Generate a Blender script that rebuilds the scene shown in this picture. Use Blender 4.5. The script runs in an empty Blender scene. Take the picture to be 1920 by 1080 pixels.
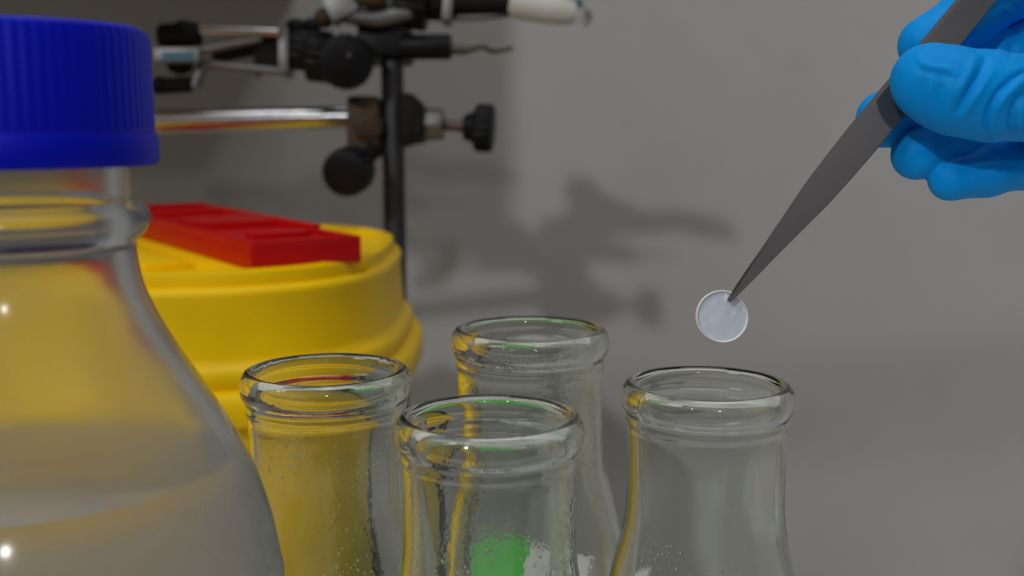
import bpy, bmesh, math, random
import numpy as np
from mathutils import Vector, Matrix

random.seed(7)
scene = bpy.context.scene
COL = scene.collection

# ------------------------------------------------------------------ camera
F = 2100.0                      # focal length in pixels of the 1920 x 1080 frame
PITCH = math.radians(8.4)
CAMZ = 0.211
cam_data = bpy.data.cameras.new('camera')
cam_data.sensor_width = 36.0
cam_data.lens = F / 1920.0 * 36.0
cam_data.clip_start = 0.01
cam_data.clip_end = 50
cam_data.dof.use_dof = True
cam_data.dof.focus_distance = 0.272
cam_data.dof.aperture_fstop = 13.0
camera = bpy.data.objects.new('camera', cam_data)
COL.objects.link(camera)
camera.location = (0, 0, CAMZ)
camera.rotation_euler = (math.pi / 2 - PITCH, 0, 0)
scene.camera = camera
CP, SP = math.cos(PITCH), math.sin(PITCH)
AX_R = Vector((1, 0, 0))
AX_U = Vector((0, SP, CP))
AX_F = Vector((0, CP, -SP))


def at(px, py, d):
    """world point seen at pixel (px, py) at distance d along the lens axis"""
    return Vector((0, 0, CAMZ)) + AX_R * ((px - 960) / F * d) + AX_U * (-(py - 540) / F * d) + AX_F * d


def pix(p):
    q = p - Vector((0, 0, CAMZ))
    d = q.dot(AX_F)
    return 960 + F * q.dot(AX_R) / d, 540 - F * q.dot(AX_U) / d, d


# ------------------------------------------------------------------ world, lamps, exposure
world = bpy.data.worlds.new('world')
scene.world = world
world.use_nodes = True
bg = world.node_tree.nodes['Background']
bg.inputs['Color'].default_value = (1.0, 0.95, 0.89, 1)
bg.inputs['Strength'].default_value = 0.075


def lamp(name, loc, target, size, power, col=(1, 1, 1)):
    l = bpy.data.lights.new(name, 'AREA')
    l.shape = 'DISK'
    l.size = size
    l.energy = power
    l.color = col
    o = bpy.data.objects.new(name, l)
    COL.objects.link(o)
    o.location = loc
    o.rotation_euler = (Vector(target) - Vector(loc)).to_track_quat('-Z', 'Y').to_euler()
    return o


# ceiling downlights placed by the shadows they cast, and two soft panels added as fill
lamp('ceiling_downlight', (-1.40, -2.34, 1.79), (0, 0.5, 0.15), 0.16, 26.0)
lamp('ceiling_downlight', (0.38, -2.34, 1.35), (0, 0.5, 0.15), 0.15, 5.0)
lamp('soft_fill_panel', (-1.60, -0.70, 1.75), (0, 0.5, 0.10), 0.90, 10.0)  # soft left panel added as fill for the broad light
lamp('soft_fill_panel', (0.15, 0.10, 1.90), (0.15, 0.35, 0.0), 1.30, 9.0)  # overhead fill added for soft top light and brighter glass rims

scene.view_settings.view_transform = 'Standard'
scene.view_settings.look = 'None'
scene.view_settings.gamma = 1.0
scene.view_settings.use_curve_mapping = False
scene.view_settings.exposure = 0.0
cy = scene.cycles
cy.use_denoising = True
cy.max_bounces = 14
cy.transmission_bounces = 14
cy.transparent_max_bounces = 16
cy.glossy_bounces = 8
cy.diffuse_bounces = 3
cy.sample_clamp_indirect = 3.0
cy.blur_glossy = 0.3
cy.use_adaptive_sampling = True
cy.adaptive_threshold = 0.05


# ------------------------------------------------------------------ materials
def new_mat(name):
    m = bpy.data.materials.new(name)
    m.use_nodes = True
    nt = m.node_tree
    return m, nt, nt.nodes['Principled BSDF']


def pmat(name, col, rough=0.5, metal=0.0, noise=0.0, nscale=200, bump=0.0, bscale=300, coat=0.0, spec=0.5, detail=3):
    m, nt, b = new_mat(name)
    b.inputs['Roughness'].default_value = rough
    b.inputs['Metallic'].default_value = metal
    b.inputs['Coat Weight'].default_value = coat
    b.inputs['Specular IOR Level'].default_value = spec
    tc = nt.nodes.new('ShaderNodeTexCoord')
    n = nt.nodes.new('ShaderNodeTexNoise')
    n.inputs['Scale'].default_value = nscale
    n.inputs['Detail'].default_value = detail
    nt.links.new(tc.outputs['Object'], n.inputs['Vector'])
    r = nt.nodes.new('ShaderNodeValToRGB')
    k = noise
    r.color_ramp.elements[0].position = 0.3
    r.color_ramp.elements[1].position = 0.7
    r.color_ramp.elements[0].color = tuple(c * (1 - k) for c in col) + (1,)
    r.color_ramp.elements[1].color = tuple(min(1, c * (1 + k)) for c in col) + (1,)
    nt.links.new(n.outputs['Fac'], r.inputs['Fac'])
    nt.links.new(r.outputs['Color'], b.inputs['Base Color'])
    if bump:
        n2 = nt.nodes.new('ShaderNodeTexNoise')
        n2.inputs['Scale'].default_value = bscale
        n2.inputs['Detail'].default_value = 4
        nt.links.new(tc.outputs['Object'], n2.inputs['Vector'])
        bp = nt.nodes.new('ShaderNodeBump')
        bp.inputs['Strength'].default_value = bump
        bp.inputs['Distance'].default_value = 0.001
        nt.links.new(n2.outputs['Fac'], bp.inputs['Height'])
        nt.links.new(bp.outputs['Normal'], b.inputs['Normal'])
    return m


M = {}
M['wall'] = pmat('wall_paint', (0.47, 0.465, 0.46), 0.75, noise=0.03, nscale=14, bump=0.06, bscale=500)
M['bench'] = pmat('bench_laminate', (0.56, 0.52, 0.47), 0.45, noise=0.06, nscale=30)
M['shelf'] = pmat('shelf_laminate', (0.80, 0.79, 0.77), 0.4, noise=0.03, nscale=40)
M['yellow'] = pmat('yellow_plastic', (0.95, 0.60, 0.0), 0.38, noise=0.03, nscale=40, bump=0.03, bscale=900, spec=0.2)
M['red'] = pmat('red_plastic', (0.52, 0.001, 0.002), 0.4, noise=0.04, nscale=60, spec=0.3)
M['cap'] = pmat('blue_cap_plastic', (0.0, 0.006, 0.56), 0.42, noise=0.03, nscale=60, spec=0.2)
M['black'] = pmat('black_plastic', (0.007, 0.007, 0.008), 0.42, noise=0.2, nscale=150, spec=0.15)
M['rubber'] = pmat('black_rubber', (0.006, 0.006, 0.006), 0.65, noise=0.2, nscale=150, spec=0.15)
M['rod'] = pmat('grey_rod_steel', (0.035, 0.035, 0.038), 0.45, metal=0.25, noise=0.15, nscale=90)
M['chrome'] = pmat('chrome', (0.55, 0.55, 0.57), 0.20, metal=1.0, noise=0.10, nscale=60, bump=0.05, bscale=200)
M['cast'] = pmat('cast_aluminium', (0.17, 0.17, 0.168), 0.42, metal=0.7, noise=0.10, nscale=120, bump=0.10, bscale=350)
M['rust'] = pmat('rusty_brass', (0.055, 0.032, 0.015), 0.55, metal=0.3, noise=0.35, nscale=120, bump=0.2, bscale=300)
M['darkcast'] = pmat('dark_cast_iron', (0.012, 0.010, 0.008), 0.6, metal=0.0, noise=0.3, nscale=150, spec=0.1)
M['brass'] = pmat('dull_brass', (0.10, 0.075, 0.06), 0.4, metal=0.6, noise=0.2, nscale=150)
M['vinyl'] = pmat('white_vinyl', (0.55, 0.53, 0.49), 0.45, noise=0.04, nscale=90)
M['bluetape'] = pmat('blue_tape', (0.01, 0.10, 0.17), 0.5, noise=0.1, nscale=200)
M['green'] = pmat('green_card', (0.07, 0.62, 0.05), 0.5, noise=0.04, nscale=60)
M['white'] = pmat('white_card', (0.75, 0.75, 0.73), 0.5, noise=0.04, nscale=60)
M['steel'] = None


def steel():
    m, nt, b = new_mat('brushed_steel')
    b.inputs['Metallic'].default_value = 0.8
    b.inputs['Roughness'].default_value = 0.36
    tc = nt.nodes.new('ShaderNodeTexCoord')
    n = nt.nodes.new('ShaderNodeTexNoise')
    n.inputs['Scale'].default_value = 2500
    n.inputs['Detail'].default_value = 3
    nt.links.new(tc.outputs['Object'], n.inputs['Vector'])
    r = nt.nodes.new('ShaderNodeValToRGB')
    r.color_ramp.elements[0].color = (0.150, 0.144, 0.149, 1)
    r.color_ramp.elements[1].color = (0.175, 0.168, 0.173, 1)
    nt.links.new(n.outputs['Fac'], r.inputs['Fac'])
    nt.links.new(r.outputs['Color'], b.inputs['Base Color'])
    bp = nt.nodes.new('ShaderNodeBump')
    bp.inputs['Strength'].default_value = 0.02
    bp.inputs['Distance'].default_value = 0.0005
    nt.links.new(n.outputs['Fac'], bp.inputs['Height'])
    nt.links.new(bp.outputs['Normal'], b.inputs['Normal'])
    return m


M['steel'] = steel()


def glass(name, col, fog_lo, fog_hi, fog_scale, fog_amt, bump_amt, bump_scale, ior=1.47, seed=0.0, zlo=None, zhi=None, haze=0.0, hcol=(0.8, 0.82, 0.84)):
    """real glass; breath fog and beads of condensation in irregular patches"""
    m = bpy.data.materials.new(name)
    m.use_nodes = True
    nt = m.node_tree
    nt.nodes.clear()
    out = nt.nodes.new('ShaderNodeOutputMaterial')
    g = nt.nodes.new('ShaderNodeBsdfGlass')
    g.inputs['Color'].default_value = col + (1,)
    g.inputs['IOR'].default_value = ior
    tc = nt.nodes.new('ShaderNodeTexCoord')
    mp = nt.nodes.new('ShaderNodeMapping')
    mp.inputs['Location'].default_value = (seed, seed * 0.7, 0)
    mp.inputs['Scale'].default_value = (1, 1, 0.6)
    nt.links.new(tc.outputs['Object'], mp.inputs['Vector'])
    n = nt.nodes.new('ShaderNodeTexNoise')
    n.inputs['Scale'].default_value = fog_scale
    n.inputs['Detail'].default_value = 3
    nt.links.new(mp.outputs['Vector'], n.inputs['Vector'])
    mr = nt.nodes.new('ShaderNodeMapRange')
    mr.inputs['From Min'].default_value = fog_lo
    mr.inputs['From Max'].default_value = fog_hi
    nt.links.new(n.outputs['Fac'], mr.inputs['Value'])
    fac = mr.outputs['Result']
    if zlo is not None:
        sp = nt.nodes.new('ShaderNodeSeparateXYZ')
        nt.links.new(tc.outputs['Object'], sp.inputs['Vector'])
        mz = nt.nodes.new('ShaderNodeMapRange')
        mz.inputs['From Min'].default_value = zlo
        mz.inputs['From Max'].default_value = zhi
        mz.inputs['To Min'].default_value = 1
        mz.inputs['To Max'].default_value = 0
        nt.links.new(sp.outputs['Z'], mz.inputs['Value'])
        mm = nt.nodes.new('ShaderNodeMath')
        mm.operation = 'MULTIPLY'
        nt.links.new(fac, mm.inputs[0])
        nt.links.new(mz.outputs['Result'], mm.inputs[1])
        fac = mm.outputs[0]
    rg = nt.nodes.new('ShaderNodeMath')
    rg.operation = 'MULTIPLY'
    rg.inputs[1].default_value = fog_amt
    nt.links.new(fac, rg.inputs[0])
    nt.links.new(rg.outputs[0], g.inputs['Roughness'])
    v = nt.nodes.new('ShaderNodeTexVoronoi')
    v.inputs['Scale'].default_value = bump_scale
    nt.links.new(tc.outputs['Object'], v.inputs['Vector'])
    bm_ = nt.nodes.new('ShaderNodeMath')
    bm_.operation = 'MULTIPLY'
    nt.links.new(v.outputs['Distance'], bm_.inputs[0])
    nt.links.new(fac, bm_.inputs[1])
    bp = nt.nodes.new('ShaderNodeBump')
    bp.inputs['Strength'].default_value = bump_amt
    bp.inputs['Distance'].default_value = 0.001
    nt.links.new(bm_.outputs[0], bp.inputs['Height'])
    nt.links.new(bp.outputs['Normal'], g.inputs['Normal'])
    if haze:
        # condensation film on the glass; in the water, haze standing in for refracted brightness
        tr = nt.nodes.new('ShaderNodeBsdfTranslucent')
        tr.inputs['Color'].default_value = hcol + (1,)
        df = nt.nodes.new('ShaderNodeBsdfDiffuse')
        df.inputs['Color'].default_value = hcol + (1,)
        mx = nt.nodes.new('ShaderNodeMixShader')
        nt.links.new(tr.outputs[0], mx.inputs[1])
        nt.links.new(df.outputs[0], mx.inputs[2])
        hz_ = nt.nodes.new('ShaderNodeMath')
        hz_.operation = 'MULTIPLY'
        hz_.inputs[1].default_value = haze
        nt.links.new(fac, hz_.inputs[0])
        mx2 = nt.nodes.new('ShaderNodeMixShader')
        nt.links.new(hz_.outputs[0], mx2.inputs[0])
        nt.links.new(g.outputs['BSDF'], mx2.inputs[1])
        nt.links.new(mx.outputs[0], mx2.inputs[2])
        nt.links.new(mx2.outputs[0], out.inputs['Surface'])
    else:
        nt.links.new(g.outputs['BSDF'], out.inputs['Surface'])
    return m


# ------------------------------------------------------------------ mesh helpers
class MB:
    def __init__(self):
        self.v = []
        self.f = []

    def add(self, vs, fs):
        o = len(self.v)
        self.v += [Vector(p) for p in vs]
        self.f += [tuple(i + o for i in f) for f in fs]
        return self

    def box(self, c, ax, half):
        """c centre, ax three unit axes, half three half sizes"""
        c = Vector(c)
        vs = []
        for i in (-1, 1):
            for j in (-1, 1):
                for k in (-1, 1):
                    vs.append(c + ax[0] * (i * half[0]) + ax[1] * (j * half[1]) + ax[2] * (k * half[2]))
        fs = [(0, 1, 3, 2), (4, 6, 7, 5), (0, 4, 5, 1), (2, 3, 7, 6), (0, 2, 6, 4), (1, 5, 7, 3)]
        return self.add(vs, fs)

    def lathe(self, prof, o=(0, 0, 0), axis=(0, 0, 1), seg=48, closed=False, flute=0, depth=0.0, sup=0.0):
        """prof = [(r, h)] along the axis; flute > 0 gives knurled ribs"""
        o = Vector(o)
        w = Vector(axis).normalized()
        t = Vector((0, 0, 1)) if abs(w.z) < 0.9 else Vector((1, 0, 0))
        u = t.cross(w).normalized()
        if abs(w.z) >= 0.9:
            u = Vector((1, 0, 0))
        n = w.cross(u).normalized()
        vs, fs = [], []
        for r, h in prof:
            for s in range(seg):
                a = 2 * math.pi * s / seg
                rr = r
                if flute and r > depth * 3:
                    rr = r - depth * (0.5 - 0.5 * math.cos(a * flute))
                if sup:
                    rr = rr / (abs(math.cos(a)) ** sup + abs(math.sin(a)) ** sup) ** (1 / sup)
                vs.append(o + w * h + u * (math.cos(a) * rr) + n * (math.sin(a) * rr))
        L = len(prof)
        for i in range(L if closed else L - 1):
            j = (i + 1) % L
            for s in range(seg):
                t2 = (s + 1) % seg
                fs.append((i * seg + s, i * seg + t2, j * seg + t2, j * seg + s))
        if not closed:
            fs.append(tuple(reversed(range(seg))))
            fs.append(tuple(range((L - 1) * seg, L * seg)))
        return self.add(vs, fs)

    def cyl(self, p0, p1, r0, r1=None, seg=24, bev=0.0, flute=0, depth=0.0):
        p0, p1 = Vector(p0), Vector(p1)
        r1 = r0 if r1 is None else r1
        L = (p1 - p0).length
        b = min(bev, L * 0.45)
        prof = [(r0, 0), (r1, L)] if not b else [(r0 - b, 0), (r0 - b * .3, b * .3), (r0, b), (r1, L - b), (r1 - b * .3, L - b * .3), (r1 - b, L)]
        return self.lathe(prof, p0, p1 - p0, seg, flute=flute, depth=depth)

    def tube(self, pts, rad, seg=14, sub=6, sq=1.0):
        pts = [Vector(p) for p in pts]
        rad = rad if isinstance(rad, (list, tuple)) else [rad] * len(pts)
        P, R = [], []
        n = len(pts)
        for i in range(n - 1):
            a, b, c, d = pts[max(0, i - 1)], pts[i], pts[i + 1], pts[min(n - 1, i + 2)]
            for k in range(sub):
                t = k / sub
                P.append(0.5 * ((2 * b) + (c - a) * t + (2 * a - 5 * b + 4 * c - d) * t * t + (3 * b - a - 3 * c + d) * t ** 3))
                R.append(rad[i] * (1 - t) + rad[i + 1] * t)
        P.append(pts[-1]); R.append(rad[-1])
        vs, fs = [], []
        up = Vector((0.13, 0.31, 0.94)).normalized()
        for i, p in enumerate(P):
            tg = (P[min(i + 1, len(P) - 1)] - P[max(0, i - 1)]).normalized()
            u = up.cross(tg).normalized()
            w = tg.cross(u)
            for s in range(seg):
                a = 2 * math.pi * s / seg
                vs.append(p + u * math.cos(a) * R[i] + w * math.sin(a) * R[i] * sq)
        for i in range(len(P) - 1):
            for s in range(seg):
                t2 = (s + 1) % seg
                fs.append((i * seg + s, i * seg + t2, (i + 1) * seg + t2, (i + 1) * seg + s))
        fs.append(tuple(reversed(range(seg))))
        fs.append(tuple(range((len(P) - 1) * seg, len(P) * seg)))
        return self.add(vs, fs)

    def ball(self, c, r, seg=24, ring=12, sc=(1, 1, 1)):
        prof = [(max(1e-5, r * math.sin(math.pi * i / ring)), -r * math.cos(math.pi * i / ring)) for i in range(ring + 1)]
        m = MB().lathe(prof, (0, 0, 0), (0, 0, 1), seg)
        vs = [Vector((p.x * sc[0], p.y * sc[1], p.z * sc[2])) + Vector(c) for p in m.v]
        return self.add(vs, m.f)

    def build(self, name, mat, parent=None, bevel=0.0, smooth=True, angle=40, origin=None):
        """links ONE mesh object; its vertices are stored relative to the root's place"""
        base = Vector((0, 0, 0))
        if parent is not None:
            r = parent
            while r.parent is not None:
                r = r.parent
            base = Vector(r.location)
        elif origin is not None:
            base = Vector(origin)
        me = bpy.data.meshes.new(name)
        me.from_pydata([tuple(p - base) for p in self.v], [], self.f)
        bm = bmesh.new()
        bm.from_mesh(me)
        bmesh.ops.recalc_face_normals(bm, faces=bm.faces)
        if bevel:
            es = [e for e in bm.edges if len(e.link_faces) == 2 and e.calc_face_angle(0) > math.radians(50)]
            bmesh.ops.bevel(bm, geom=es, offset=bevel, segments=2, affect='EDGES', profile=0.6)
        bm.to_mesh(me)
        bm.free()
        if smooth:
            me.polygons.foreach_set('use_smooth', [True] * len(me.polygons))
            me.set_sharp_from_angle(angle=math.radians(angle))
        me.materials.append(mat)
        o = bpy.data.objects.new(name, me)
        COL.objects.link(o)
        if parent is not None:
            o.parent = parent
        else:
            o.location = base
        return o


def tag(o, label=None, cat=None, group=None, kind=None):
    if label: o['label'] = label
    if cat: o['category'] = cat
    if group: o['group'] = group
    if kind: o['kind'] = kind
    return o


def thing(name, loc, label, cat, group=None):
    o = bpy.data.objects.new(name, None)
    o.empty_display_size = 0.01
    COL.objects.link(o)
    o.location = loc
    return tag(o, label, cat, group)


X, Y, Z = Vector((1, 0, 0)), Vector((0, 1, 0)), Vector((0, 0, 1))
XYZ = (X, Y, Z)


def rotz(a):
    return (Vector((math.cos(a), math.sin(a), 0)), Vector((-math.sin(a), math.cos(a), 0)), Z.copy())


# ------------------------------------------------------------------ the setting
BENCH_Z = -0.21
WALL_Y = 0.95
tag(MB().box((0.3, WALL_Y + 0.05, 0.6), XYZ, (1.9, 0.05, 1.4)).build('wall_back', M['wall'], smooth=False), 'plain grey painted wall behind the bench', kind='structure')
# unseen box, added above the view for a supposed wall cabinet, shades the left wall
tag(MB().box((-0.178 - 0.7, WALL_Y - 0.21, 0.318 + 0.842), XYZ, (0.7, 0.209, 0.842)).build('wall_shade_box', M['wall'], smooth=False), 'unseen grey box added above the retort stand to shade the wall', kind='structure')
bench = MB().box((0.45, 0.32, BENCH_Z - 0.02), XYZ, (1.3, 0.629, 0.02)).build('bench', M['bench'], bevel=0.003)
tag(bench, 'tan laminate bench top under everything', kind='structure')
shelf = thing('bench_riser', (0.05, 0.22, BENCH_Z), 'low white riser on the bench under the flasks and bottle', 'riser')
rt = [(-0.40, 0.03), (0.50, 0.03), (0.50, 0.462), (-0.036, 0.462), (-0.036, 0.41), (-0.40, 0.41)]
MB().add([(x, y, z) for z in (-0.02, 0.0) for x, y in rt], [tuple(reversed(range(6))), tuple(range(6, 12))] + [(i, (i + 1) % 6, 6 + (i + 1) % 6, 6 + i) for i in range(6)]).build('riser_top', M['shelf'], shelf, bevel=0.002)
for sx in (-1, 1):
    MB().box((0.05 + sx * 0.43, 0.22, (BENCH_Z - 0.02) / 2), XYZ, (0.01, 0.18, (-0.02 - BENCH_Z) / 2)).build('riser_side', M['shelf'], shelf, bevel=0.001)

# ------------------------------------------------------------------ reagent bottle with blue cap
BD = 0.208
bc = at(15, 240, BD)
BX, BY = bc.x, bc.y
bottle = thing('reagent_bottle', (BX, BY, 0), 'large clear glass reagent bottle with ribbed blue screw cap and liquid inside', 'bottle')
BG = glass('bottle_glass', (0.955, 0.965, 0.97), 0.30, 0.62, 26, 0.28, 0.01, 260, seed=1.3, haze=0.06)
outer = [(0.0, 0.004), (0.034, 0.003), (0.042, 0.0), (0.0445, 0.002), (0.0470, 0.008), (0.0478, 0.02), (0.0478, 0.112), (0.0473, 0.122), (0.0455, 0.132),
         (0.0421, 0.143), (0.0365, 0.154), (0.0300, 0.165), (0.0253, 0.1735), (0.0227, 0.180), (0.0217, 0.186), (0.0219, 0.1885), (0.0235, 0.1902), (0.0246, 0.1925),
         (0.0240, 0.1948), (0.0222, 0.1965), (0.0213, 0.198), (0.0213, 0.2215), (0.0205, 0.2230)]
inner = [(0.0180, 0.2230), (0.0175, 0.221), (0.0175, 0.196), (0.0178, 0.188), (0.0190, 0.180), (0.0219, 0.172), (0.0270, 0.1632), (0.0338, 0.1517), (0.0397, 0.141), (0.0430, 0.130),
         (0.0447, 0.1205), (0.0452, 0.112), (0.0452, 0.02), (0.0442, 0.010), (0.041, 0.0058), (0.030, 0.006), (0.0, 0.007)]


def refine(prof, n=3):
    out = []
    for i in range(len(prof) - 1):
        a, b, c, d = prof[max(0, i - 1)], prof[i], prof[i + 1], prof[min(len(prof) - 1, i + 2)]
        for k in range(n):
            t = k / n
            q = []
            for j in (0, 1):
                m0, m1 = (c[j] - a[j]) * 0.4, (d[j] - b[j]) * 0.4
                q.append((2 * t ** 3 - 3 * t * t + 1) * b[j] + (t ** 3 - 2 * t * t + t) * m0 + (-2 * t ** 3 + 3 * t * t) * c[j] + (t ** 3 - t * t) * m1)
            out.append((max(1e-5, q[0]), q[1]))
    out.append((max(1e-5, prof[-1][0]), prof[-1][1]))
    return out


MB().lathe(refine(outer) + refine(inner), (BX, BY, 0), Z, 96).build('glass_body', BG, bottle, angle=60)
# water: its side lies a hair inside the inner wall
WL = 0.1450
wp = [(0.0, 0.0072), (0.030, 0.0062), (0.0408, 0.0061), (0.0440, 0.0103), (0.0450, 0.0203), (0.0450, 0.112), (0.0445, 0.1205), (0.0428, 0.130), (0.0390, 0.141), (0.0370, WL + 0.0006), (0.0355, WL), (0.0, WL)]
WM = glass('water', (0.985, 0.99, 1.0), -1.0, 0.1, 30, 0.25, 0.0, 100, ior=1.07, zlo=WL - 0.005, zhi=WL - 0.0005, haze=0.44, hcol=(0.93, 0.94, 1.0))  # pale side haze imitates brightness refracted through the clear liquid
MB().lathe([(max(1e-5, a), b) for a, b in wp], (BX, BY, 0), Z, 96).build('water', WM, bottle, angle=50)
cap = MB().lathe([(0.0235, 0.2095), (0.0261, 0.2095), (0.0260, 0.2262), (0.0254, 0.2278), (0.0238, 0.2285), (0.001, 0.2285), (0.001, 0.2245), (0.0235, 0.2245)],
                 (BX, BY, 0), Z, 480, closed=True, flute=80, depth=0.00014).build('screw_cap', M['cap'], bottle, angle=35)
MB().lathe([(0.0237, 0.2032), (0.0264, 0.2032), (0.0267, 0.2040), (0.0267, 0.2080), (0.0261, 0.2094), (0.0237, 0.2094)],
           (BX, BY, 0), Z, 96, closed=True).build('cap_skirt', M['cap'], cap, angle=35)

# ------------------------------------------------------------------ four conical flasks
flask_out = [(0.0, 0.0025), (0.016, 0.0018), (0.0205, 0.0), (0.0235, 0.0008), (0.0255, 0.0035), (0.0262, 0.0075), (0.0262, 0.0250), (0.0262, 0.0720), (0.0259, 0.0830), (0.0246, 0.0910), (0.0222, 0.1015),
             (0.0205, 0.1085), (0.0198, 0.1160), (0.0197, 0.1300), (0.0198, 0.1345), (0.0202, 0.1362), (0.0201, 0.1374), (0.0204, 0.1384), (0.0212, 0.1398), (0.02155, 0.1420), (0.0211, 0.1442), (0.0200, 0.1456)]
flask_in = [(0.0186, 0.1457), (0.0176, 0.1447), (0.0172, 0.1428), (0.0174, 0.1395), (0.0178, 0.1345), (0.0178, 0.1160), (0.0185, 0.1080), (0.0203, 0.1005), (0.0228, 0.0905), (0.0241, 0.0825), (0.0244, 0.0720), (0.0244, 0.0250), (0.0244, 0.0080), (0.0225, 0.0045), (0.016, 0.0040), (0.0, 0.0045)]
HEQ, REQ = 0.1420, 0.02155
fspec = [  # cx, cy, half width in px, label, fog settings
    (612, 718, 160.5, 'wide-necked glass flask nearest the blue-capped bottle, yellow seen through its neck', (0.45, 0.68, 55, 0.08, 0.06, 700, 2.1, 0.05)),
    (918, 807, 178.5, 'foremost wide-necked glass flask, rim lowest in view, green card seen through its neck', (0.47, 0.70, 55, 0.08, 0.07, 650, 5.7, 0.05)),
    (994, 640, 149.0, 'rearmost wide-necked glass flask with fogged rim, standing behind the others', (0.47, 0.70, 50, 0.07, 0.05, 800, 8.2, 0.05)),
    (1326, 744, 161.5, 'clear wide-necked glass flask under the held disc, furthest from the bottle', (0.58, 0.78, 45, 0.04, 0.03, 600, 3.9, 0.02)),
]
fprof = refine(flask_out) + refine(flask_in)
DROP = glass('water_beads', (0.99, 0.99, 0.99), 0.2, 0.9, 30, 0.0, 0.0, 100, ior=1.333)
# (angle range, height range, how many, radius range in mm); 270 degrees faces the camera
drops = [
    [(215, 275, 0.118, 0.134, 26, .15, .45), (285, 345, 0.096, 0.137, 90, .10, .30), (270, 310, 0.092, 0.106, 40, .15, .4)],
    [(225, 285, 0.100, 0.120, 90, .15, .55), (255, 300, 0.098, 0.112, 60, .15, .55), (280, 345, 0.100, 0.128, 60, .10, .40)],
    [(235, 310, 0.138, 0.144, 60, .12, .35), (240, 300, 0.120, 0.137, 50, .10, .25)],
    [(205, 245, 0.098, 0.112, 60, .12, .40), (255, 285, 0.098, 0.108, 24, .12, .3), (215, 330, 0.115, 0.135, 16, .10, .25)],
]
for i, (cx, cyy, hw, lab, fg) in enumerate(fspec):
    zc0 = REQ * F / hw
    p1 = at(cx, cyy, zc0)
    dz = (p1.z - CAMZ) / zc0
    s = CAMZ / (HEQ - zc0 * dz)
    p = at(cx, cyy, zc0 * s)
    p0x, p0y = p.x, p.y
    gm = glass('flask_glass_%d' % i, (0.975, 0.988, 0.975), fg[0], fg[1], fg[2], fg[3], fg[4], fg[5], seed=fg[6], haze=fg[7])
    me = MB().lathe([(a * s, b * s) for a, b in fprof], (p.x, p.y, 0), Z, 128).build('glass_flask', gm, origin=(p.x, p.y, 0), angle=60)
    tag(me, lab, 'flask', 'wide-necked flasks on the riser')
    dm = MB()
    for (a0, a1, z0, z1, n, rmin, rmax) in drops[i]:
        for _ in range(n):
            a = math.radians(random.gauss((a0 + a1) / 2, (a1 - a0) / 4))
            z = random.gauss((z0 + z1) / 2, (z1 - z0) / 4)
            rr = 0.0
            for q in range(len(flask_in) - 1):
                (ra, za), (rb, zb) = flask_in[q], flask_in[q + 1]
                if zb <= z <= za:
                    rr = ra + (rb - ra) * (za - z) / max(1e-6, za - zb)
            if not rr:
                continue
            r = random.uniform(rmin, rmax) * 0.001
            k = rr - r * 0.10
            out_ = Vector((math.cos(a), math.sin(a), 0))
            ub_ = MB().ball((0, 0, 0), r, 8, 6)
            st = random.uniform(0.9, 1.5)
            tn = Vector((-out_.y, out_.x, 0))
            ub_.v = [out_ * (p.x * 0.45) + tn * p.y + Z * (p.z * st) for p in ub_.v]
            c0 = Vector((p0x, p0y, 0)) + (out_ * k + Z * z) * s
            dm.add([c0 + q_ for q_ in ub_.v], ub_.f)
    do = dm.build('condensation', DROP, me, angle=180)
    tag(do, 'tiny beads of condensation inside the neck', kind='stuff')

# ------------------------------------------------------------------ green and white carton behind the flasks
gb = at(975, 1045, 0.50)
ax = rotz(math.radians(-24))
GZ = 0.004
carton = thing('carton', (gb.x, 0.508, BENCH_Z), 'green and white carton standing behind the rearmost flask', 'carton')
hz = (GZ - BENCH_Z) / 2
cc = Vector((gb.x, 0.508, BENCH_Z + hz))
MB().box(cc - ax[0] * 0.014, ax, (0.026, 0.028, hz)).build('green_panel', M['green'], carton, bevel=0.001)
MB().box(cc + ax[0] * 0.0275, ax, (0.0153, 0.028, hz)).build('white_panel', M['white'], carton, bevel=0.001)

# ------------------------------------------------------------------ yellow sharps container with red hatch
SD = 0.55
sc_ = at(300, 560, SD)
SX, SY = sc_.x, 0.55
sharps = thing('sharps_container', (SX, SY, BENCH_Z), 'yellow plastic sharps container with a red hatch on its lid', 'container')
TOPZ = 0.1525
lid_prof = [(0.001, TOPZ - 0.005), (0.096, TOPZ - 0.005), (0.1035, TOPZ - 0.0045), (0.1055, TOPZ - 0.001), (0.108, TOPZ + 0.0), (0.1115, TOPZ - 0.0012), (0.1120, TOPZ - 0.0040), (0.1118, TOPZ - 0.0066), (0.1145, TOPZ - 0.0070), (0.1158, TOPZ - 0.0088), (0.1158, TOPZ - 0.0105),
            (0.1152, TOPZ - 0.0125), (0.1165, 0.118), (0.1172, 0.1155), (0.1195, 0.1140), (0.1212, 0.1120), (0.1212, 0.1085), (0.1200, 0.1055), (0.1232, 0.1045), (0.1258, 0.1030), (0.1265, 0.0995), (0.1265, 0.0925),
            (0.1255, 0.0910), (0.1200, 0.0910), (0.1190, 0.0930), (0.1190, 0.1000), (0.10, 0.125), (0.001, 0.135)]
lid = MB().lathe(lid_prof, (SX, SY, 0), Z, 160, sup=3.0).build('lid', M['yellow'], sharps, angle=50)
MB().lathe([(0.001, BENCH_Z), (0.094, BENCH_Z), (0.098, BENCH_Z + 0.004), (0.1165, 0.0900), (0.1165, 0.0985), (0.1130, 0.0985), (0.094, BENCH_Z + 0.01), (0.001, BENCH_Z + 0.008)],
           (SX, SY, 0), Z, 160, sup=3.0).build('bucket', M['yellow'], sharps, angle=50)
hd = Vector((-0.1068, 0.455, TOPZ))
u_, w_ = Vector((0.79, 0.613, 0)).normalized(), Vector((-0.613, 0.79, 0)).normalized()
w_ = Vector((-0.555, 0.832, 0)).normalized()
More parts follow.
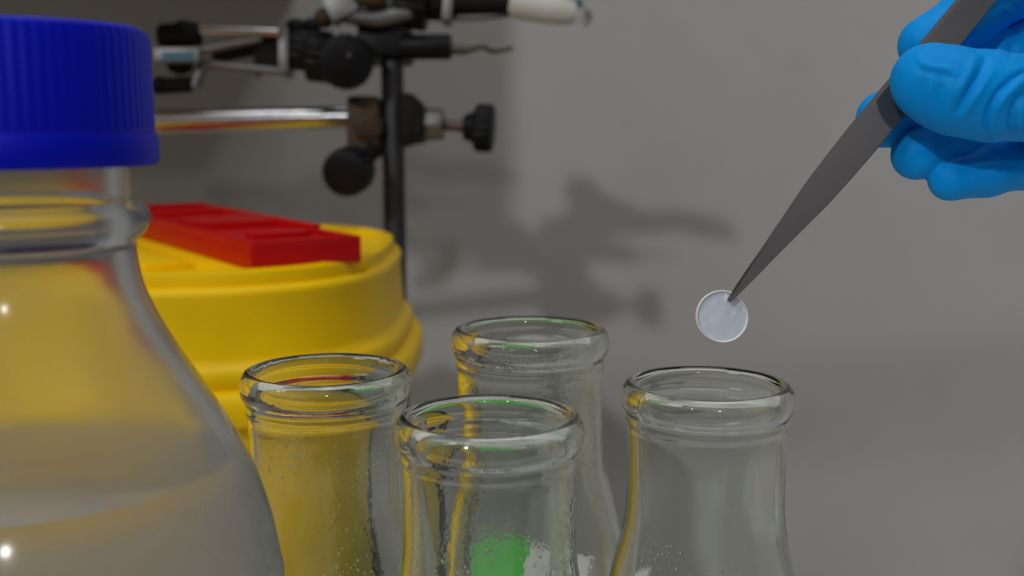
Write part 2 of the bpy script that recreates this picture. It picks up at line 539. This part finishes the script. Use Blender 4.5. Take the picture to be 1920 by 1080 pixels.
u_ = Vector((0.832, 0.555, 0)).normalized()
HU, HW = 0.0500, 0.2080
hatch_ax = (u_, w_, Z)


def wedge(u0, u1, w0, w1, z0, z1):
    return MB().box(Vector((hd.x, hd.y, 0)) + u_ * (u0 + u1) / 2 + w_ * (w0 + w1) / 2 + Z * (z0 + z1) / 2, hatch_ax, ((u1 - u0) / 2, (w1 - w0) / 2, (z1 - z0) / 2))


wedge(-0.030, -0.012, 0.045, 0.165, TOPZ - 0.0060, TOPZ - 0.0015).build('lid_rib', M['yellow'], lid, bevel=0.001)
wedge(-0.052, -0.046, 0.060, 0.150, TOPZ - 0.0060, TOPZ - 0.0020).build('lid_rib', M['yellow'], lid, bevel=0.001)
wedge(-0.008, HU + 0.006, 0.006, 0.200, TOPZ - 0.0060, TOPZ - 0.0016).build('lid_frame', M['yellow'], lid, bevel=0.001)
hatch = wedge(0, HU, 0, HW, TOPZ - 0.0015, 0.1603).build('hatch', M['red'], sharps, bevel=0.001)
for (u0, u1, w0, w1, zz) in ((0, HU, 0, 0.0045, 0.1626), (0, HU, HW - 0.005, HW, 0.1650), (0, 0.0045, 0.0045, HW - 0.005, 0.1626), (HU - 0.0045, HU, 0.0045, 0.042, 0.1626), (HU - 0.0045, HU, 0.042, HW - 0.005, 0.1645)):
    wedge(u0, u1, w0, w1, 0.1598, zz).build('hatch_rim', M['red'], hatch, bevel=0.0008)
wedge(0.012, 0.040, 0.030, 0.040, 0.1598, 0.1632).build('finger_tab', M['red'], hatch, bevel=0.0008)
wedge(0.008, 0.046, 0.085, 0.125, 0.1598, 0.1640).build('latch_plate', M['red'], hatch, bevel=0.0008)
wedge(0.004, 0.046, 0.165, 0.175, 0.1598, 0.1640).build('hinge_bar', M['red'], hatch, bevel=0.0008)

# ------------------------------------------------------------------ retort stand
ST = at(737, 300, 0.655)
RX, RY = ST.x, 0.662
RR = 0.0066
stand = thing('retort_stand', (RX, RY, BENCH_Z), 'tall dark grey upright rod of the retort stand, beside the sharps container', 'stand')
MB().cyl((RX, RY, BENCH_Z + 0.012), (RX, RY, 0.306), RR, seg=28, bev=0.001).build('rod', M['rod'], stand)
MB().box((RX + 0.072, RY + 0.062, BENCH_Z + 0.007), XYZ, (0.082, 0.075, 0.007)).build('base', M['rod'], stand, bevel=0.002)


def kn(p0, p1, r, n=18, dep=0.0009, bev=0.0015):
    return MB().cyl(p0, p1, r, seg=n * 8, bev=bev, flute=n, depth=dep)


D = 0.652
U3 = (AX_R, AX_U, AX_F)


def pbox(x0, x1, y0, y1, d, t):
    """box seen between those pixels at distance d, t thick along the lens axis"""
    c = at((x0 + x1) / 2, (y0 + y1) / 2, d)
    return MB().box(c, U3, ((x1 - x0) / 2 / F * d, (y1 - y0) / 2 / F * d, t / 2))


S = D / F
# -- lower boss head
lb = thing('boss_head', (RX, RY, at(738, 235, 0.66).z), 'rusty boss head low on the rod, with silver collar and two black knobs', 'boss head')
m = pbox(656, 717, 186, 292, D + 0.006, 0.030); m.build('rod_jaw', M['rust'], lb, bevel=0.003)
m = MB().cyl(at(690, 236, D - 0.012), at(690, 236, D + 0.012), 0.0088, seg=40, bev=0.002); m.build('jaw_eye', M['rust'], lb)
m = MB()
pa = [at(754, 178, D), at(778, 182, D), at(797, 200, D), at(797, 262, D), at(775, 266, D), at(754, 272, D)]
vs = [p - AX_F * 0.012 for p in pa] + [p + AX_F * 0.016 for p in pa]
m.add(vs, [tuple(range(6)), tuple(reversed(range(6, 12)))] + [(i, (i + 1) % 6, 6 + (i + 1) % 6, 6 + i) for i in range(6)])
m.build('stand_jaw', M['darkcast'], lb, bevel=0.0015)
pbox(722, 756, 190, 280, D + 0.016, 0.012).build('bridge', M['darkcast'], lb, bevel=0.002)
nut = MB().cyl(at(796, 233, D), at(832, 233, D - 0.001), 0.0095, 0.0090, seg=8, bev=0.001)
nut.build('collar', M['cast'], lb, angle=30)
MB().cyl(at(830, 234, D), at(876, 238, D - 0.001), 0.0032, seg=16).build('screw', M['brass'], lb)
kb = kn(at(890, 239, D - 0.001), at(926, 241, D - 0.002), 0.0140, 20, 0.0010, 0.0022).build('knob', M['black'], lb)
MB().cyl(at(868, 238, D - 0.001), at(892, 239, D - 0.001), 0.0072, 0.0095, seg=32, bev=0.001).build('knob_hub', M['black'], kb)
MB().cyl(at(700, 282, D - 0.008), at(672, 312, D - 0.022), 0.0050, seg=16).build('screw', M['darkcast'], lb)
kn(at(664, 316, D - 0.014), at(644, 326, D - 0.033), 0.0138, 20, 0.0009, 0.0030).build('knob', M['black'], lb)

# -- chrome support rod held by the lower boss head
cr = MB().tube([at(120, 233, 0.634), at(300, 228, 0.640), at(640, 220, D + 0.003), at(674, 219, D + 0.004)], 0.0068, seg=28, sub=4)
cro = cr.build('support_rod', M['chrome'], origin=at(674, 219, D + 0.004))
tag(cro, 'horizontal chrome support rod running behind the blue cap to the lower boss head', 'rod')

# -- upper boss head
ub = thing('boss_head', (RX, RY, at(738, 90, 0.66).z), 'black boss head high on the rod, with large round knob facing the camera', 'boss head')
pbox(676, 772, 44, 116, D + 0.001, 0.034).build('body', M['black'], ub, bevel=0.003)
pbox(690, 740, 20, 60, D - 0.004, 0.02).build('body_lug', M['black'], ub, bevel=0.002)
MB().cyl(at(752, 88, D - 0.012), at(846, 88, D - 0.014), 0.0072, seg=32, bev=0.0008).build('handle', M['black'], ub)
MB().cyl(at(846, 92, D - 0.014), at(880, 94, D - 0.014), 0.0032, 0.0026, seg=16).build('spindle', M['brass'], ub)
MB().tube([at(876, 94, D - 0.014), at(905, 88, D - 0.014), at(925, 96, D - 0.013), at(962, 90, D - 0.012)], [0.0020, 0.0016, 0.0015, 0.0012], seg=10).build('wire_hook', M['brass'], ub)
kk = kn(at(650, 116, D - 0.010), at(648, 116, D - 0.034), 0.0158, 22, 0.0008, 0.003).build('knob', M['black'], ub)
MB().ball(at(655, 105, D - 0.0345), 0.0018).build('screw_tip', M['brass'], kk)
MB().cyl(at(690, 100, D - 0.002), at(650, 114, D - 0.014), 0.0055, seg=16).build('screw', M['darkcast'], ub)

# -- left clamp with prongs
lc = thing('prong_clamp', at(583, 100, D), 'silver prong clamp with black rubber tips, beside the blue bottle cap', 'clamp')
kn(at(548, 92, D - 0.006), at(582, 96, D - 0.006), 0.0118, 16, 0.0009, 0.0012).build('knurled_collar', M['black'], lc)
kn(at(578, 104, D - 0.006), at(622, 108, D - 0.006), 0.0150, 18, 0.0010, 0.0015).build('knurled_collar', M['black'], lc)
MB().ball(at(556, 50, D - 0.004), 0.0052, sc=(1.3, 1, .9)).build('wing_nut', M['black'], lc)
MB().ball(at(586, 47, D - 0.004), 0.0048, sc=(1.2, 1, .9)).build('wing_nut', M['black'], lc)
pbox(528, 546, 58, 142, D - 0.006, 0.020).build('end_plate', M['cast'], lc, bevel=0.0008)
pbox(480, 530, 74, 132, D - 0.002, 0.016).build('yoke', M['darkcast'], lc, bevel=0.002)
MB().cyl(at(478, 86, D), at(400, 100, D), 0.0058, 0.0062, seg=20).build('adjusting_spring', M['black'], lc)
MB().tube([at(530, 62, D - 0.010), at(450, 59, D - 0.012), at(374, 58, D - 0.013)], [0.0030, 0.0028, 0.0034], seg=14).build('prong', M['chrome'], lc)
MB().cyl(at(378, 66, D - 0.012), at(296, 68, D - 0.013), 0.0075, 0.0072, seg=24, bev=0.003).build('rubber_sleeve', M['rubber'], lc)
MB().ball(at(345, 60, D - 0.013), 0.0076, sc=(1.1, 1, 0.9)).build('rubber_tip', M['rubber'], lc)
mp_ = MB().tube([at(490, 74, D - 0.014), at(440, 82, D - 0.016), at(380, 94, D - 0.018), at(340, 102, D - 0.018)], [0.0016, 0.0022, 0.0026, 0.0036], seg=12)
mp_.build('prong', M['cast'], lc)
pl = pbox(288, 376, 90, 119, D - 0.022, 0.006).build('prong_pad', M['cast'], lc, bevel=0.001)
pbox(304, 364, 97, 113, D - 0.0252, 0.0008).build('tape_strip', M['bluetape'], pl)
MB().ball(at(338, 124, D - 0.012), 0.0062, sc=(1.2, 1, 0.8)).build('rubber_tip', M['rubber'], lc)
MB().tube([at(530, 134, D - 0.010), at(430, 124, D - 0.011), at(388, 122, D - 0.012), at(372, 142, D - 0.012), at(366, 164, D - 0.012)], [0.0022, 0.0024, 0.0030, 0.0036, 0.0034], seg=12).build('prong', M['cast'], lc)
MB().cyl(at(360, 158, D - 0.012), at(288, 162, D - 0.012), 0.0046, 0.0048, seg=24, bev=0.0012).build('rubber_sleeve', M['rubber'], lc)
MB().ball(at(300, 160, D - 0.013), 0.0052).build('rubber_tip', M['rubber'], lc)
MB().ball(at(484, 138, D - 0.010), 0.0022).build('rivet', M['brass'], lc)

# -- right clamp with white-coated prong, reaching towards the camera
DOLD = D
D = 0.648
K_ = D / DOLD
rc = thing('prong_clamp', at(790, 10, D), 'prong clamp at the top edge with a white coated prong and glassy bead end', 'clamp')
ang = math.radians(28)
e1 = (AX_R * math.cos(ang) + AX_U * math.sin(ang))
e2 = (-AX_R * math.sin(ang) + AX_U * math.cos(ang))
MB().box(at(640, 12, D - K_ * 0.020), (e1.copy(), e2.copy(), AX_F.copy()), (K_ * 0.0085, K_ * 0.0075, K_ * 0.006)).build('end_block', M['cast'], rc, bevel=0.001)
MB().tube([at(640, 24, D - K_ * 0.019), at(700, 36, D - K_ * 0.018), at(770, 22, D - K_ * 0.016)], [K_ * 0.0052, K_ * 0.0050, K_ * 0.0048], seg=14).build('yoke', M['cast'], rc)
MB().ball(at(608, 34, D - K_ * 0.016), K_ * 0.0058, sc=(1, 1, 1)).build('tension_knob', M['rust'], rc)
MB().ball(at(690, 0, D - K_ * 0.022), K_ * 0.0085, sc=(1.3, .7, .55)).build('pivot', M['rust'], rc)
kn(at(748, -4, D - K_ * 0.008), at(806, 6, D - K_ * 0.008), K_ * 0.0165, 18, 0.0011, 0.0015).build('knurled_collar', M['black'], rc)
kn(at(804, 0, D - K_ * 0.008), at(834, 4, D - K_ * 0.008), K_ * 0.0112, 16, 0.0009, 0.0012).build('knurled_collar', M['black'], rc)
pp = MB().box(at(842, 6, D - K_ * 0.010), ((AX_R * math.cos(-.1) + AX_U * math.sin(-.1)), (-AX_R * math.sin(-.1) + AX_U * math.cos(-.1)), AX_F.copy()), (K_ * 0.0028, K_ * 0.0115, K_ * 0.009))
pp.build('end_plate', M['cast'], rc, bevel=0.0008)
MB().cyl(at(850, 6, D - K_ * 0.010), at(966, 8, D - K_ * 0.011), K_ * 0.0072, K_ * 0.0070, seg=28, bev=0.001).build('rubber_sleeve', M['rubber'], rc)
MB().tube([at(846, 34, D - K_ * 0.010), at(900, 32, D - K_ * 0.011), at(960, 26, D - K_ * 0.011)], [K_ * 0.0018, K_ * 0.0022, K_ * 0.0016], seg=10).build('prong', M['cast'], rc)
MB().tube([at(956, 4, D - K_ * 0.011), at(985, 10, D - K_ * 0.011), at(1040, 19, D - K_ * 0.012), at(1078, 26, D - K_ * 0.012)], [K_ * 0.0078, K_ * 0.0086, K_ * 0.0082, K_ * 0.0060], seg=24).build('coated_prong', M['vinyl'], rc)
MB().ball(at(1089, 32, D - K_ * 0.013), K_ * 0.0064, sc=(1.05, 1, 0.95)).build('bead_end', glass('bead_glass', (0.93, 0.93, 0.92), .4, .6, 50, .2, 0, 100), rc)
MB().ball(at(1084, 6, D - K_ * 0.010), K_ * 0.0028).build('bead_stud', M['bluetape'], rc)
# a short shaft holds it to the top of the stand
MB().cyl(at(700, -4, D - 0.012), Vector((RX, RY - 0.004, 0.296)), 0.0045, seg=20).build('shaft', M['darkcast'], rc)
MB().cyl((RX, RY - 0.004, 0.288), (RX, RY - 0.004, 0.304), 0.0125, seg=28, bev=0.002).build('shaft_holder', M['darkcast'], rc)

# ------------------------------------------------------------------ pale disc in the tweezers
DD = 0.2765
dc = at(1354, 594, DD)
R0 = 50.5 / F * DD


def disc_mat():
    m, nt, b = new_mat('milky_gel')
    b.inputs['Base Color'].default_value = (0.66, 0.72, 0.82, 1)
    b.inputs['Roughness'].default_value = 0.16
    b.inputs['Transmission Weight'].default_value = 0.12
    b.inputs['IOR'].default_value = 1.4
    b.inputs['Coat Weight'].default_value = 0.5
    b.inputs['Coat Roughness'].default_value = 0.05
    tc = nt.nodes.new('ShaderNodeTexCoord')
    n = nt.nodes.new('ShaderNodeTexNoise')
    n.inputs['Scale'].default_value = 260
    n.inputs['Detail'].default_value = 1
    nt.links.new(tc.outputs['Object'], n.inputs['Vector'])
    bp = nt.nodes.new('ShaderNodeBump')
    bp.inputs['Strength'].default_value = 0.35
    bp.inputs['Distance'].default_value = 0.001
    nt.links.new(n.outputs['Fac'], bp.inputs['Height'])
    nt.links.new(bp.outputs['Normal'], b.inputs['Normal'])
    nt.links.new(bp.outputs['Normal'], b.inputs['Coat Normal'])
    return m


disc = thing('membrane_disc', dc, 'small round milky blue disc held in the tweezer tips', 'disc')
nrm = (-AX_F + AX_R * 0.05 + AX_U * 0.10).normalized()
MB().lathe([(1e-5, 0.0), (R0 * 0.45, -0.00008), (R0 * 0.80, 0.00005), (R0 * 0.93, 0.00025), (R0 * 0.93, 0.0008), (1e-5, 0.0008)], dc - nrm * 0.0006, nrm, 64).build('film', disc_mat(), disc, angle=60)
M['discrim'] = pmat('pale_rim', (0.80, 0.79, 0.78), 0.3, noise=0.03, nscale=400, coat=0.3)
MB().lathe([(R0 * 0.89, 0.0), (R0 * 0.95, -0.00015), (R0, 0.0002), (R0, 0.0011), (R0 * 0.95, 0.0016), (R0 * 0.89, 0.0011)], dc - nrm * 0.0008, nrm, 64, closed=True).build('rim', M['discrim'], disc, angle=60)

# ------------------------------------------------------------------ tweezers
TX, TY = 1367, 566
adx, ady = 0.636, -0.772
ndx, ndy = 0.772, 0.636
stations = [(0, 2.2), (18, 4.5), (70, 10), (110, 13), (190, 20.5), (260, 27.5), (330, 30.5), (400, 32), (500, 31.5), (610, 29), (710, 28.5), (850, 28), (1000, 25), (1100, 17)]
tip = at(TX, TY, 0.2745)
tw = thing('tweezers', tip, 'long flat steel tweezers with pointed tips held in the gloved hand', 'tweezers')


def arm(front):
    m = MB()
    vs, fs = [], []
    n = len(stations)
    for i, (s_, hw) in enumerate(stations):
        # the arms spread between the tips and the welded end
        k = min(1.0, s_ / 400.0)
        back = max(0.0, (s_ - 700) / 400.0)
        spread = 0.0005 + 0.0018 * k * (1 - back) if not front else -0.0005 - 0.0008 * k * (1 - back)
        if not front and s_ < 60:
            spread += 0.0012 * (1 - s_ / 60)
        if front and s_ < 60:
            spread -= 0.0003
        d = 0.2752 + spread
        th = 0.00045 + 0.0002 * k
        off = 0 if front else -3.0
        cxp, cyp = TX + adx * s_ + ndx * off, TY + ady * s_ + ndy * off
        l0 = at(cxp - ndx * hw, cyp - ndy * hw, d)
        r0 = at(cxp + ndx * hw, cyp + ndy * hw, d)
        bv = (r0 - l0) * 0.06
        for p in (l0 + bv - AX_F * th, r0 - bv * 0.5 - AX_F * th, r0 - AX_F * th * 0.4, r0 + AX_F * th, l0 + AX_F * th, l0 - AX_F * th * 0.1):
            vs.append(p)
    q = 6
    for i in range(n - 1):
        for j in range(q):
            k = (j + 1) % q
            fs.append((i * q + j, i * q + k, (i + 1) * q + k, (i + 1) * q + j))
    fs.append(tuple(range(q)))
    fs.append(tuple(reversed(range((n - 1) * q, n * q))))
    return m.add(vs, fs)


arm(True).build('arm', M['steel'], tw, angle=20)
arm(False).build('arm', M['steel'], tw, angle=20)

# ------------------------------------------------------------------ gloved hand (one continuous surface from a distance field)
h = 0.00052
g0 = (1575, -260, 0.246)


def cs(px, py, d):
    """camera-space metres (right, down, forward)"""
    return np.array(((px - 960) / F * d, (py - 540) / F * d, d), dtype=np.float32)


lo = np.array((0.0800, -0.1200, 0.2480), np.float32)
hi = np.array((0.2080, -0.0160, 0.3460), np.float32)
dims = np.ceil((hi - lo) / h).astype(int)
gx = (lo[0] + h * np.arange(dims[0], dtype=np.float32))[:, None, None]
gy = (lo[1] + h * np.arange(dims[1], dtype=np.float32))[None, :, None]
gz = (lo[2] + h * np.arange(dims[2], dtype=np.float32))[None, None, :]


def seg_d(p, q, ra, rb):
    a, b = cs(*p), cs(*q)
    ab = b - a
    L = float(ab.dot(ab))
    t = ((gx - a[0]) * ab[0] + (gy - a[1]) * ab[1] + (gz - a[2]) * ab[2]) / L
    t = np.clip(t, 0, 1)
    dx, dy, dz = gx - a[0] - t * ab[0], gy - a[1] - t * ab[1], gz - a[2] - t * ab[2]
    return np.sqrt(dx * dx + dy * dy + dz * dz) - (ra + (rb - ra) * t)


def smin(a, b, k):
    hh = np.clip(0.5 + 0.5 * (b - a) / k, 0, 1)
    return b + (a - b) * hh - k * hh * (1 - hh)


def chain(pts, k):
    d = None
    for i in range(len(pts) - 1):
        e = seg_d(pts[i][:3], pts[i + 1][:3], pts[i][3], pts[i + 1][3])
        d = e if d is None else smin(d, e, k)
    return d


thumb = [(1737, 150, .2650, .0082), (1760, 160, .2648, .0091), (1800, 174, .2645, .0096), (1860, 181, .2645, .0101), (1925, 184, .2660, .0095), (2000, 192, .272, .0112), (2130, 230, .290, .0165)]
index = [(1738, 84, .2885, .0073), (1810, 38, .2900, .0074), (1900, -22, .2955, .0079), (1965, -55, .303, .0086), (2120, 40, .320, .0108)]
middle = [(1660, 223, .2875, .0074), (1760, 186, .2895, .0076), (1870, 122, .2975, .0084), (1960, 70, .309, .0090), (2120, 110, .322, .0108)]
ring = [(1719, 290, .2830, .0064), (1790, 268, .2860, .0071), (1880, 232, .294, .0080), (1980, 180, .307, .0088), (2120, 165, .321, .0106)]
pinky = [(1782, 336, .2810, .0055), (1850, 321, .2825, .0062), (1925, 304, .287, .0067), (2010, 270, .299, .0075), (2125, 225, .317, .0096)]
wrist = (2290, 170, .316)
palm = None
for q, r in (((2120, 40, .320), .0108), ((2120, 110, .322), .0112), ((2120, 165, .321), .0110), ((2125, 225, .317), .0098), ((2130, 230, .295), .0135), ((2120, 120, .312), .014)):
    e = seg_d(q, wrist, r, 0.021)
    palm = e if palm is None else smin(palm, e, 0.006)
palm = smin(palm, seg_d(wrist, (2420, 150, .314), .021, .024), 0.008)
web = seg_d((2050, 90, .292), (2090, 30, .314), .0085, .0105)
palm = smin(palm, web, 0.006)
palm = smin(palm, seg_d((1930, 40, .312), (2080, 50, .318), .0095, .011), 0.004)
H = None
for ch in (index, middle, ring, pinky):
    e = smin(chain(ch, 0.0022), palm, 0.004)
    H = e if H is None else smin(H, e, 0.0007)
H = smin(H, smin(chain(thumb, 0.003), palm, 0.007), 0.0008)
H = H.astype(np.float32)


def surface_nets(vol, org, h):
    ins = vol < 0
    s = ins[:-1, :-1, :-1].astype(np.int8)
    tot = np.zeros_like(s)
    for i in (0, 1):
        for j in (0, 1):
            for k in (0, 1):
                tot += ins[i:ins.shape[0] - 1 + i, j:ins.shape[1] - 1 + j, k:ins.shape[2] - 1 + k]
    act = (tot > 0) & (tot < 8)
    idx = np.argwhere(act)
    cid = -np.ones(act.shape, np.int64)
    cid[act] = np.arange(len(idx))
    acc = np.zeros((len(idx), 3))
    cnt = np.zeros(len(idx))
    for a in range(3):
        o1, o2 = [x for x in range(3) if x != a]
        for b in (0, 1):
            for c_ in (0, 1):
                off = np.zeros(3, int); off[o1] = b; off[o2] = c_
                off2 = off.copy(); off2[a] = 1
                v0 = vol[tuple((idx + off).T)]; v1 = vol[tuple((idx + off2).T)]
                m_ = (v0 < 0) != (v1 < 0)
                t = np.where(m_, v0 / np.where(m_, v0 - v1, 1), 0)
                p = np.repeat(off[None, :].astype(float), len(idx), 0)
                p[:, a] += t
                acc[m_] += p[m_]
                cnt[m_] += 1
    vts = org + h * (idx + acc / cnt[:, None])
    faces = []
    for a in range(3):
        o1, o2 = (a + 1) % 3, (a + 2) % 3
        sl0 = [slice(None)] * 3; sl1 = [slice(None)] * 3
        sl0[a] = slice(0, -1); sl1[a] = slice(1, None)
        A, B = ins[tuple(sl0)], ins[tuple(sl1)]
        e = np.argwhere(A != B)
        e = e[(e[:, o1] > 0) & (e[:, o2] > 0) & (e[:, o1] < vol.shape[o1] - 1) & (e[:, o2] < vol.shape[o2] - 1)]
        flip = A[tuple(e.T)]
        d1 = np.zeros(3, int); d1[o1] = 1
        d2 = np.zeros(3, int); d2[o2] = 1
        q = np.stack([cid[tuple((e - d1 - d2).T)], cid[tuple((e - d2).T)], cid[tuple(e.T)], cid[tuple((e - d1).T)]], 1)
        q[~flip] = q[~flip][:, ::-1]
        faces.append(q)
    return vts, np.concatenate(faces)


hv, hf = surface_nets(H, lo.astype(float), h)


def smooth_v(v, f, it, lam=0.5):
    e = np.concatenate([f[:, [0, 1]], f[:, [1, 2]], f[:, [2, 3]], f[:, [3, 0]]])
    e = np.concatenate([e, e[:, ::-1]])
    deg = np.bincount(e[:, 0], minlength=len(v))[:, None]
    for _ in range(it):
        s = np.zeros_like(v)
        for c_ in range(3):
            s[:, c_] = np.bincount(e[:, 0], weights=v[e[:, 1], c_], minlength=len(v))
        v = v + lam * (s / deg - v)
    return v


hv = smooth_v(hv, hf, 4)


def normals(v, f):
    n = np.cross(v[f[:, 2]] - v[f[:, 0]], v[f[:, 3]] - v[f[:, 1]])
    vn = np.zeros_like(v)
    for k in range(4):
        for c_ in range(3):
            vn[:, c_] += np.bincount(f[:, k], weights=n[:, c_], minlength=len(v))
    return vn / (np.linalg.norm(vn, axis=1)[:, None] + 1e-12)


vn = normals(hv, hf)
# folds of the loose glove: (polyline as points on the hand, depth of fold mm, width mm, deepest / nearest distance it reaches)
folds = [
    ([(1848, 112), (1838, 138), (1822, 164), (1806, 190), (1796, 208)], -1.25, 0.85, 0.275),
    ([(1828, 108), (1818, 134), (1804, 160), (1794, 178)], 0.65, 1.0, 0.275),
    ([(1798, 216), (1812, 212), (1826, 192), (1840, 168), (1858, 140)], 0.60, 0.8, 0.275),
    ([(1848, 266), (1847, 236), (1855, 204), (1872, 172), (1898, 148), (1940, 124)], -1.2, 0.7, 0.275),
    ([(1862, 262), (1860, 238), (1868, 208), (1886, 180), (1910, 158), (1945, 140)], 0.7, 0.9, 0.275),
    ([(1904, 264), (1897, 236), (1899, 206), (1911, 184), (1940, 162)], -1.2, 0.8, 0.275),
    ([(1920, 262), (1913, 236), (1917, 208), (1940, 186)], 0.8, 0.9, 0.275),
    ([(1722, 108), (1730, 120), (1750, 126), (1776, 130), (1792, 140)], 0.65, 0.75, 0.275),
    ([(1728, 132), (1752, 137), (1778, 142), (1790, 152)], -0.45, 0.8, 0.275),
    ([(1734, 140), (1728, 162), (1720, 195)], -0.50, 1.2, 0.275),
    ([(1770, 148), (1762, 178), (1756, 214)], -0.45, 1.0, 0.275),
    ([(1750, 142), (1743, 172), (1737, 208)], 0.35, 0.9, 0.275),
    ([(1788, 152), (1781, 192), (1776, 228)], 0.40, 0.9, 0.275),
    ([(1828, 190), (1821, 218), (1815, 244)], -0.40, 1.0, 0.275),
    ([(1872, 200), (1866, 226), (1868, 252)], -0.30, 1.0, 0.275),
    ([(1870, 110), (1892, 118), (1925, 116)], -0.35, 1.1, 0.275),
    ([(1722, 292), (1716, 308), (1706, 318)], -0.45, 1.2, 0.300),
    ([(1742, 262), (1754, 285), (1748, 310)], 0.30, 1.4, 0.300),
    ([(1800, 354), (1850, 340), (1925, 318)], 0.40, 1.5, 0.300),
    ([(1790, 332), (1840, 312), (1925, 292)], -0.40, 1.4, 0.300),
    ([(1850, 92), (1862, 72), (1888, 56)], 0.55, 1.1, 0.33),
    ([(1872, 100), (1880, 80), (1884, 62)], 0.6, 0.9, 0.33),
    ([(1895, 104), (1900, 84), (1912, 64)], -0.8, 0.9, 0.33),
    ([(1845, 30), (1870, 12), (1905, -2)], -0.45, 1.1, 0.31),
    ([(1815, 56), (1850, 52), (1872, 40)], 0.40, 0.8, 0.31),
    ([(1880, 10), (1892, 24), (1910, 30)], 0.45, 0.9, 0.31),
    ([(1700, 250), (1690, 262), (1676, 268)], -0.3, 1.0, 0.30),
]
upx = 960 + F * hv[:, 0] / hv[:, 2]
upy = 540 + F * hv[:, 1] / hv[:, 2]
disp = np.zeros(len(hv))
for pts, amt, wd, dmax in folds:
    best = np.full(len(hv), 1e9); along = np.zeros(len(hv))
    nseg = len(pts) - 1
    for i in range(nseg):
        ax_, ay_ = pts[i]; bx_, by_ = pts[i + 1]
        L = (bx_ - ax_) ** 2 + (by_ - ay_) ** 2
        t = np.clip(((upx - ax_) * (bx_ - ax_) + (upy - ay_) * (by_ - ay_)) / L, 0, 1)
        dd = np.hypot(upx - ax_ - t * (bx_ - ax_), upy - ay_ - t * (by_ - ay_))
        m_ = dd < best
        along = np.where(m_, (i + t) / nseg, along)
        best = np.minimum(best, dd)
    mm = best * 0.000133
    fade = np.sin(np.pi * np.clip(along, 0.06, 0.94)) ** 0.5
    wgt = np.clip(-vn[:, 2] * 2, 0, 1) * (hv[:, 2] < dmax)
    disp += amt * 0.001 * np.exp(-(mm / (wd * 0.001)) ** 2) * fade * wgt
hv = hv + vn * disp[:, None]
hv = smooth_v(hv, hf, 1, 0.25)
W = np.array([[AX_R.x, AX_R.y, AX_R.z], [-AX_U.x, -AX_U.y, -AX_U.z], [AX_F.x, AX_F.y, AX_F.z]])
wv = hv @ W + np.array([0, 0, CAMZ])


def glove_mat():
    m, nt, b = new_mat('blue_nitrile')
    b.inputs['Roughness'].default_value = 0.5
    b.inputs['Specular IOR Level'].default_value = 0.12
    tc = nt.nodes.new('ShaderNodeTexCoord')
    n = nt.nodes.new('ShaderNodeTexNoise')
    n.inputs['Scale'].default_value = 60
    n.inputs['Detail'].default_value = 3
    nt.links.new(tc.outputs['Object'], n.inputs['Vector'])
    r = nt.nodes.new('ShaderNodeValToRGB')
    r.color_ramp.elements[0].color = (0.0, 0.285, 0.79, 1)
    r.color_ramp.elements[1].color = (0.0, 0.32, 0.86, 1)
    nt.links.new(n.outputs['Fac'], r.inputs['Fac'])
    nt.links.new(r.outputs['Color'], b.inputs['Base Color'])
    n2 = nt.nodes.new('ShaderNodeTexNoise')
    n2.inputs['Scale'].default_value = 130
    n2.inputs['Detail'].default_value = 2
    n2.inputs['Distortion'].default_value = 1.2
    nt.links.new(tc.outputs['Object'], n2.inputs['Vector'])
    bp = nt.nodes.new('ShaderNodeBump')
    bp.inputs['Strength'].default_value = 0.22
    bp.inputs['Distance'].default_value = 0.0015
    nt.links.new(n2.outputs['Fac'], bp.inputs['Height'])
    nt.links.new(bp.outputs['Normal'], b.inputs['Normal'])
    return m


M['glove'] = glove_mat()
wc = at(2290, 170, .316)
hand = thing('gloved_hand', wc, 'hand in a bright blue nitrile glove pinching the tweezers', 'hand')
me = bpy.data.meshes.new('glove')
me.from_pydata([tuple(p) for p in (wv - np.array(wc))], [], [tuple(int(i) for i in q) for q in hf])
me.polygons.foreach_set('use_smooth', [True] * len(me.polygons))
me.materials.append(M['glove'])
go = bpy.data.objects.new('glove', me)
COL.objects.link(go)
go.parent = hand
# cuff and forearm leave the picture to the right
fa0, fa1 = at(2400, 152, .314), at(2900, 95, .31)
fd = (fa1 - fa0)
MB().lathe([(0.0236, -0.012), (0.0246, -0.010), (0.0250, 0.020), (0.0262, 0.050), (0.0268, 0.051), (0.0268, 0.054), (0.0256, 0.054), (0.0244, 0.020), (0.0236, -0.010)],
           fa0, fd, 48, closed=True).build('glove_cuff', M['glove'], hand)
MB().lathe([(0.001, 0.010), (0.0240, 0.012), (0.0252, 0.050), (0.0330, 0.052), (0.0345, 0.055), (0.040, 0.26), (0.001, 0.262)], fa0, fd, 48).build('sleeve', M['vinyl'], hand)
